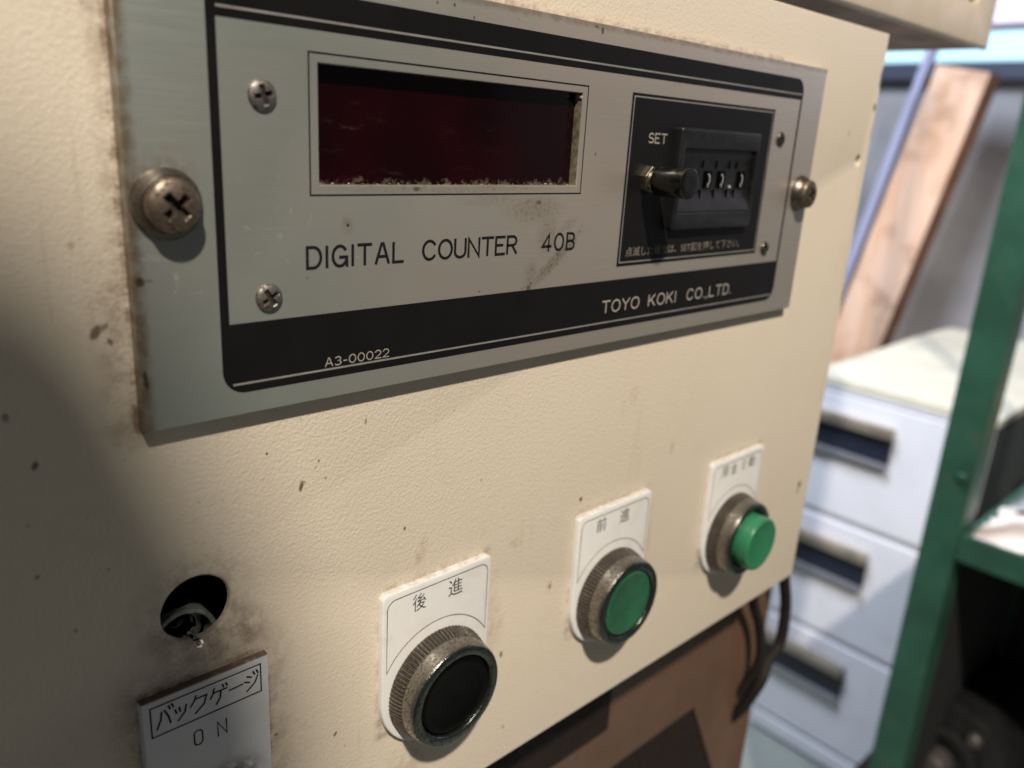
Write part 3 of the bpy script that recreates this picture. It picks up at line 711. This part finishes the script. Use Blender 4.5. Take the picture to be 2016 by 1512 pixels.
kana(-3.4, -136.6, 3.0, 4.2, [[(.0, .5), (1.0, .54)]])                                                                                                         # long vowel
kana(-.1, -136.7, 3.5, 4.3, [[(.22, .86), (.5, .74)], [(.04, .6), (.36, .48)], [(.92, .74), (.72, .36), (.18, .0)], [(.62, 1.04), (.72, .84)], [(.84, 1.06), (.94, .86)]])  # ji
obj('lettering', k, M_INK, lp)
k = MB(); letters(k, 'N', -6.55, -4.3, -145.0, 3.95, .32, yl)
k.ribbon(rrect(-11.5, -9.75, -144.7, -141.05, .85, 6), .32, yl, True)
o = obj('on_lettering', k, M_INK, lp); o['label'] = 'black letters ON'
ts = obj('toggle_bushing', MB().lathe([(6.0, 1.0), (6.0, .2), (5.4, -.3), (4.2, -.4), (4.0, .6), (0, .7)], -3.9, -162.6, 48), M_DBROWN, smooth=40, origin=None)
ts.parent = lb; ts.location = -Vector(lb['org'])*MM

# ------------------------------------------------------------------ brown machine body under the box, overhead cabinet, cable
mbd = thing('machine_body', 'brown enamelled machine body behind and below the cream control box', 'machine body', (100, 300, -700))
shade_outline = [(-150, -299), (259.5, -299), (300, -376), (312, -420), (-150, -420)]  # outline of the shade on the brown sheet
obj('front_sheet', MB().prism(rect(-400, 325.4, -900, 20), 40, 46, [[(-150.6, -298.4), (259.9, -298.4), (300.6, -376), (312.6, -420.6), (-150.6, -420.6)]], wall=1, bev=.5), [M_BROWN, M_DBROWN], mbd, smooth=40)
obj('shade_inlay', MB().prism(shade_outline, 40.7, 45.9), M_DBROWN, mbd)  # cast shade on the brown sheet, set in as a dark inlay
obj('side_sheet', MB().box(318.9, 324.9, 46.2, 600, -900, 20), M_BROWN, mbd)
obj('shade_strip', MB().box(-400, 182.8, 36.5, 39.9, -268.5, -238), M_DBROWN, mbd, bevel=.8)  # dark strip standing in for the shadow under the control box
uc = thing('overhead_cabinet', 'cream cabinet overhanging above the control box with brown underside', 'cabinet', (250, 200, 45))
obj('front_sheet', MB().prism(rect(-400, 477.4, 45.6, 420), 40, 43, [rrect(434, 449.5, 66.3, 130, 3.5)], bev=1.5), M_CREAM2, uc, smooth=40)
obj('side_sheet', MB().box(474, 477, 43.2, 620, 46.2, 420), M_CREAM2, uc)
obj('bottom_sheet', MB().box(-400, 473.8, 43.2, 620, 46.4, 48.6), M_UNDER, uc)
obj('slot_backing', MB().box(425, 460, 47, 49, 60, 140), M_DARKIN, uc)
def bez(p, n=10):
    out = []
    for i in range(len(p)-1):
        a, b, c, d = [Vector(p[max(0, min(len(p)-1, j))]) for j in (i-1, i, i+1, i+2)]
        for t in [q/n for q in range(n)]:
            out.append(.5*((2*b)+(c-a)*t+(2*a-5*b+4*c-d)*t*t+(3*b-a-3*c+d)*t**3))
    return out+[Vector(p[-1])]
cb = obj('cable', MB().tube(bez([(280, 15, -198), (303, 24, -214), (313, 29, -232), (324, 30, -257), (325.5, 30, -281), (314, 30, -289), (306, 29, -300), (306, 42, -330), (312, 70, -360)]), 3.1), M_RUBBER, smooth=60)
tag(cb, 'thick black cable looping out from under the right corner of the control box', 'cable', 'cables under the control box')
cb2 = obj('cable', MB().tube(bez([(262, 12, -196), (272, 24, -218), (286, 30, -240), (300, 31, -262), (306, 31, -286), (305, 38, -310)]), 2.6), M_RUBBER, smooth=60)
tag(cb2, 'thinner dark cable running down over the brown sheet inside the cable loop', 'cable', 'cables under the control box')

# ------------------------------------------------------------------ filing cabinet
fc = thing('filing_cabinet', 'white filing cabinet of four drawers with bronze and navy handles', 'filing cabinet', (1900, 420, -1330))
YL, YR = 596, 240
obj('carcass', MB().box(1512, 2280, YR, YL, -1322, -466), M_CAB, fc, bevel=6)
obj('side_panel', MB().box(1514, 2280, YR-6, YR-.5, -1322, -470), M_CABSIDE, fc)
top = MB(); nx, ny = 14, 8; vs = []
for layer in (0, 1):
    for i in range(nx+1):
        for j in range(ny+1):
            u, v = i/nx, j/ny
            x = 1498+u*(2300-1498); y = YR-4+v*(YL-YR+8)
            z = -452+6*math.sin(PI*u)*math.sin(PI*v)+3*math.sin(7*u+3*v)
            vs.append((x, y, z if layer else -464.5))
N1 = (nx+1)*(ny+1); fs = []
for i in range(nx):
    for j in range(ny):
        a = i*(ny+1)+j; b = a+ny+1
        fs.append((N1+a, N1+b, N1+b+1, N1+a+1)); fs.append((a, a+1, b+1, b))
for i in range(nx):
    for j, fl_ in ((0, 1), (ny, 0)):
        a = i*(ny+1)+j; b = a+ny+1; fs.append((a, b, N1+b, N1+a) if fl_ else (b, a, N1+a, N1+b))
for j in range(ny):
    for i, fl_ in ((0, 0), (nx, 1)):
        a = i*(ny+1)+j; b = a+1; fs.append((a, b, N1+b, N1+a) if fl_ else (b, a, N1+a, N1+b))
obj('top_cover', top.add(vs, fs), M_CABTOP, fc, smooth=50)
obj('top_rail', MB().box(1500, 1512, YR, YL, -478, -465), M_CAB, fc, bevel=3)
tops = [(-480, -738), (-752, -1008), (-1022, -1272), (-1284, -1322)]
for zt_, zb_ in tops:
    d = obj('drawer', MB().box(1500, 1511.5, YR+2, YL-2, zb_, zt_), M_CAB, fc, bevel=3)
    if zt_-zb_ > 100:
        hz = zt_-38
        obj('handle_cup', MB().box(1493, 1499.8, 404, 600-4, hz-76, hz-22), M_CUP, d, bevel=2)
        obj('handle_lip', MB().box(1486, 1499.8, 404, 600-4, hz-88, hz-76.5), M_LIP, d, bevel=2)
        obj('handle_strip', MB().box(1478, 1499.8, 404, 600-4, hz-21.5, hz), M_HANDLE, d, bevel=3)
for zt_, zb_ in tops[:-1]: obj('drawer_gap', MB().box(1505, 1511.9, YR+3, YL-3, zb_-13, zb_-1), M_GROOVE, fc)

# ------------------------------------------------------------------ timber leaning behind the cabinet
def slanted(name, a, b, c, d, depth, mats, parent=None):
    k = MB(); P = [Vector(p) for p in (a, b, c, d)]; off = Vector((depth, 0, 0))
    k.add([tuple(p) for p in P]+[tuple(p+off) for p in P], [(0, 1, 2, 3), (7, 6, 5, 4)], 0)
    o = len(k.v)-8
    for i in range(4):
        j = (i+1) % 4; k.f.append((o+i, o+4+i, o+4+j, o+j)); k.mi.append(1)
    me = obj(name, k, mats, parent); return me
pk = slanted('wooden_plank', (2400, 813, 229.5), (2400, 674, 208.6), (2400, 880, -900), (2400, 1040, -900), 90, [M_WOOD, M_WOODE])
tag(pk, 'broad pinkish timber plank leaning behind the white filing cabinet', 'plank')
bt = slanted('wooden_batten', (2440, 862, 300), (2440, 840, 300), (2440, 1007, -600), (2440, 1034, -600), 30, [M_BATTEN, M_BATTEN])
tag(bt, 'narrow batten with blue light painted into its lilac colour, along the left side of the plank', 'batten')
st = obj('wall_post', MB().box(2700, 2758, 560, 650, -1329, 215), M_WALL, bevel=4)
tag(st, 'grey upright post on the back wall between plank and green rack', 'post')
rl = obj('wall_rail', MB().box(2690, 2758, -1200, 3000, 216, 262), M_NAVY, bevel=4)
tag(rl, 'navy horizontal rail fixed along the back wall under the window', 'rail')
wd = thing('window', 'daylit window strip above the rail on the back wall', 'window', (2740, 800, 300))
obj('lower_pane', MB().box(2735, 2755, -1200, 3000, 272, 358), M_PANE1, wd)
obj('transom', MB().box(2722, 2757, -1200, 3000, 358.5, 374), simple('dusky_transom', (0.20, 0.15, 0.18), .6), wd)
obj('upper_pane', MB().box(2735, 2755, -1200, 3000, 374.5, 760), M_PANE2, wd)

# ------------------------------------------------------------------ made-up pendant, out of frame, added and shaped to shade the panel's lower left
hp = thing('shadow_caster', 'made-up grey pendant hanging out of frame, added to shade the lower left of the panel', 'pendant', (-230, -380, 300))
lampP = Vector((-692, 1862)); tt = .2605
def onray(p): return tuple(Vector(p)+(lampP-Vector(p))*tt)
cr = [(-42, -21), (-24, -38), (-11, -68), (-16, -108), (-23, -146), (-30, -190), (-14, -240), (-80, -240), (-120, -190), (-122, -80), (-106, -34), (-74, -20)]  # outline set by the shade wanted on the panel
cr = [tuple(q) for q in bez([Vector((*onray(p), 0)) for p in cr+cr[:1]], 5)[:-1]]
obj('housing', MB().prism([(q[0], q[1]) for q in cr], -398, -351, bev=6), M_SOCKET, hp, smooth=40)
tp = onray((-88, -60))
obj('cable', MB().tube([(tp[0], -375, tp[1]), (tp[0]-6, -375, tp[1]+300), (tp[0]-10, -375, tp[1]+1400)], 7), M_RUBBER, hp, smooth=60)  # cable of the made-up pendant
for q in ((-70, -80), (-60, -130), (-50, -180)):
    c_ = onray(q); obj('shadow_caster_button', MB().lathe([(9, -398.2), (9, -402), (7, -405), (0, -405.5)], c_[0], c_[1], 24), M_BCAP, hp, smooth=40)

# ------------------------------------------------------------------ green rack with its load
rk = thing('steel_rack', 'green enamelled steel rack with open shelf at right', 'rack', (1200, 90, -1330))
mb = MB(); mb.box(1000, 1004, 127, 170, -1330, 700); mb.box(1004.2, 1045, 127, 131, -1330, 700)
obj('post', mb, M_POST, rk, bevel=1)
obj('bolt', MB().lathe([(6, 0), (6, -2.5), (4, -4), (0, -4.2)], 0, 0, 20, axis=((1000, 140, -395), (1, 0, 0))), M_POST, rk, smooth=40)
obj('shelf_beam', MB().box(1001, 1006, -700, 126.5, -505, -468), M_POST, rk, bevel=1)
obj('shelf_board', MB().box(1006.2, 1440, -700, 126, -480, -470), M_POST, rk)
mb = MB(); mb.box(1440, 1444, 127, 170, -1330, 700); mb.box(1404, 1439.8, 127, 131, -1330, 700)
obj('post', mb, M_POST, rk, bevel=1)
obj('back_sheet', MB().box(1434, 1437, -700, 176, -1300, -440), M_DARKIN, rk)
obj('side_sheet', MB().box(1045.5, 1403, 127.5, 129.5, -1300, -481), M_DARKIN, rk)  # added sheet, keeps the shop light out from under the shelf
def crumple(x0, x1, y0, y1, zb, h, seed, n=14, rag=6.0):
    k = MB(); r = random.Random(seed); vs = []
    for lay in (0, 1):
        for i in range(n+1):
            for j in range(n+1):
                u, v = i/n, j/n; e = min(u, 1-u, v, 1-v)
                bx_ = r.uniform(-rag, rag) if e < .01 else r.uniform(-2, 2)
                z = zb if lay == 0 else zb+1.5+h*min(1, e*7)**.5*(.55+.45*math.sin(5*u+seed)*math.cos(4*v))+r.uniform(-.10, .10)*h
                vs.append((x0+(x1-x0)*u+bx_*(lay or .6), y0+(y1-y0)*v+bx_, max(zb+(1.0 if lay else 0), z)))
    N_ = (n+1)*(n+1); fs = []
    for i in range(n):
        for j in range(n):
            a_ = i*(n+1)+j; b_ = a_+n+1
            fs.append((N_+a_, N_+b_, N_+b_+1, N_+a_+1)); fs.append((a_, a_+1, b_+1, b_))
    ring = [j for j in range(n)]+[i*(n+1)+n for i in range(n)]+[n*(n+1)+j for j in range(n, 0, -1)]+[i*(n+1) for i in range(n, 0, -1)]
    for q in range(len(ring)):
        a_, b_ = ring[q], ring[(q+1) % len(ring)]; fs.append((a_, N_+a_, N_+b_, b_))
    return k.add(vs, fs)
tag(obj('crumpled_paper', crumple(1010, 1190, -300, 114, -469.8, 17, 3), M_PAPER, smooth=50), 'crumpled pinkish white paper along the front of the green shelf', 'paper')
tag(obj('folded_rag', crumple(1060, 1190, -160, 60, -449, 26, 8, 12), simple('dark_oily_rag', (0.05, 0.05, 0.055), .8, var=.4, scale=40), smooth=50), 'dark folded rag lying on the crumpled paper on the shelf', 'rag')
k = MB(); nx, ny = 12, 12; vs = []; rg = random.Random(9)
for i in range(nx+1):
    for j in range(ny+1):
        u, v = i/nx, j/ny
        h = (math.sin(PI*u)*math.sin(PI*v))**.6*70+rg.uniform(-6, 6)*(0 < i < nx and 0 < j < ny)
        vs.append((1110+u*120, 105-v*230, -452+max(0, h)))
fs = [(i*(ny+1)+j, i*(ny+1)+j+1, (i+1)*(ny+1)+j+1, (i+1)*(ny+1)+j) for i in range(nx) for j in range(ny)]
fs.append(tuple([i*(ny+1) for i in range(nx+1)]+[nx*(ny+1)+j for j in range(1, ny+1)]+[i*(ny+1)+ny for i in range(nx-1, -1, -1)]+[j for j in range(ny-1, 0, -1)]))
tag(obj('plastic_bag', k.add(vs, fs), M_GREYBAG, smooth=35), 'crumpled grey plastic bag lying on the paper behind the dark rag', 'bag')
tag(obj('card_box', MB().box(1250, 1370, -160, 60, -469.5, -352), M_TAN, bevel=3), 'tan cardboard box behind the grey plastic bag on the shelf', 'box')
mo = thing('electric_motor', 'black cast motor with grey shaft end standing under the green shelf', 'motor', (1250, 118, -930))
axm = ((1160, 122, -905), (-1, 0, 0))
obj('housing', MB().lathe([(0, -220), (92, -220), (98, -210), (98, -20), (92, -6), (70, 0), (52, 4), (0, 5)], 0, 0, 40, axis=axm), M_MOTOR, mo, smooth=35)
obj('end_ring', MB().lathe([(62, 3), (62, 12), (56, 16), (48, 16), (46, 4)], 0, 0, 40, axis=axm), M_MOTOR, mo, smooth=35)
obj('shaft', MB().lathe([(24, 3), (24, 34), (20, 40), (0, 41)], 0, 0, 32, axis=axm), M_SHAFT, mo, smooth=35)
obj('bolt', MB().lathe([(11, 2), (11, 12), (8, 16), (0, 16.5)], 0, 0, 16, axis=((1160, 82, -840), (-1, 0, 0))), M_SHAFT, mo, smooth=35)
obj('foot', MB().box(1180, 1360, 30, 214, -1010, -992), M_MOTOR, mo, bevel=4)
pl = obj('wooden_block', MB().box(1150, 1390, -30, 240, -1330, -1010.5), M_DBROWN, bevel=4)
tag(pl, 'dark wooden block under the black motor', 'block')

for o in list(bpy.data.objects):
    if 'org' in o.keys(): del o['org']
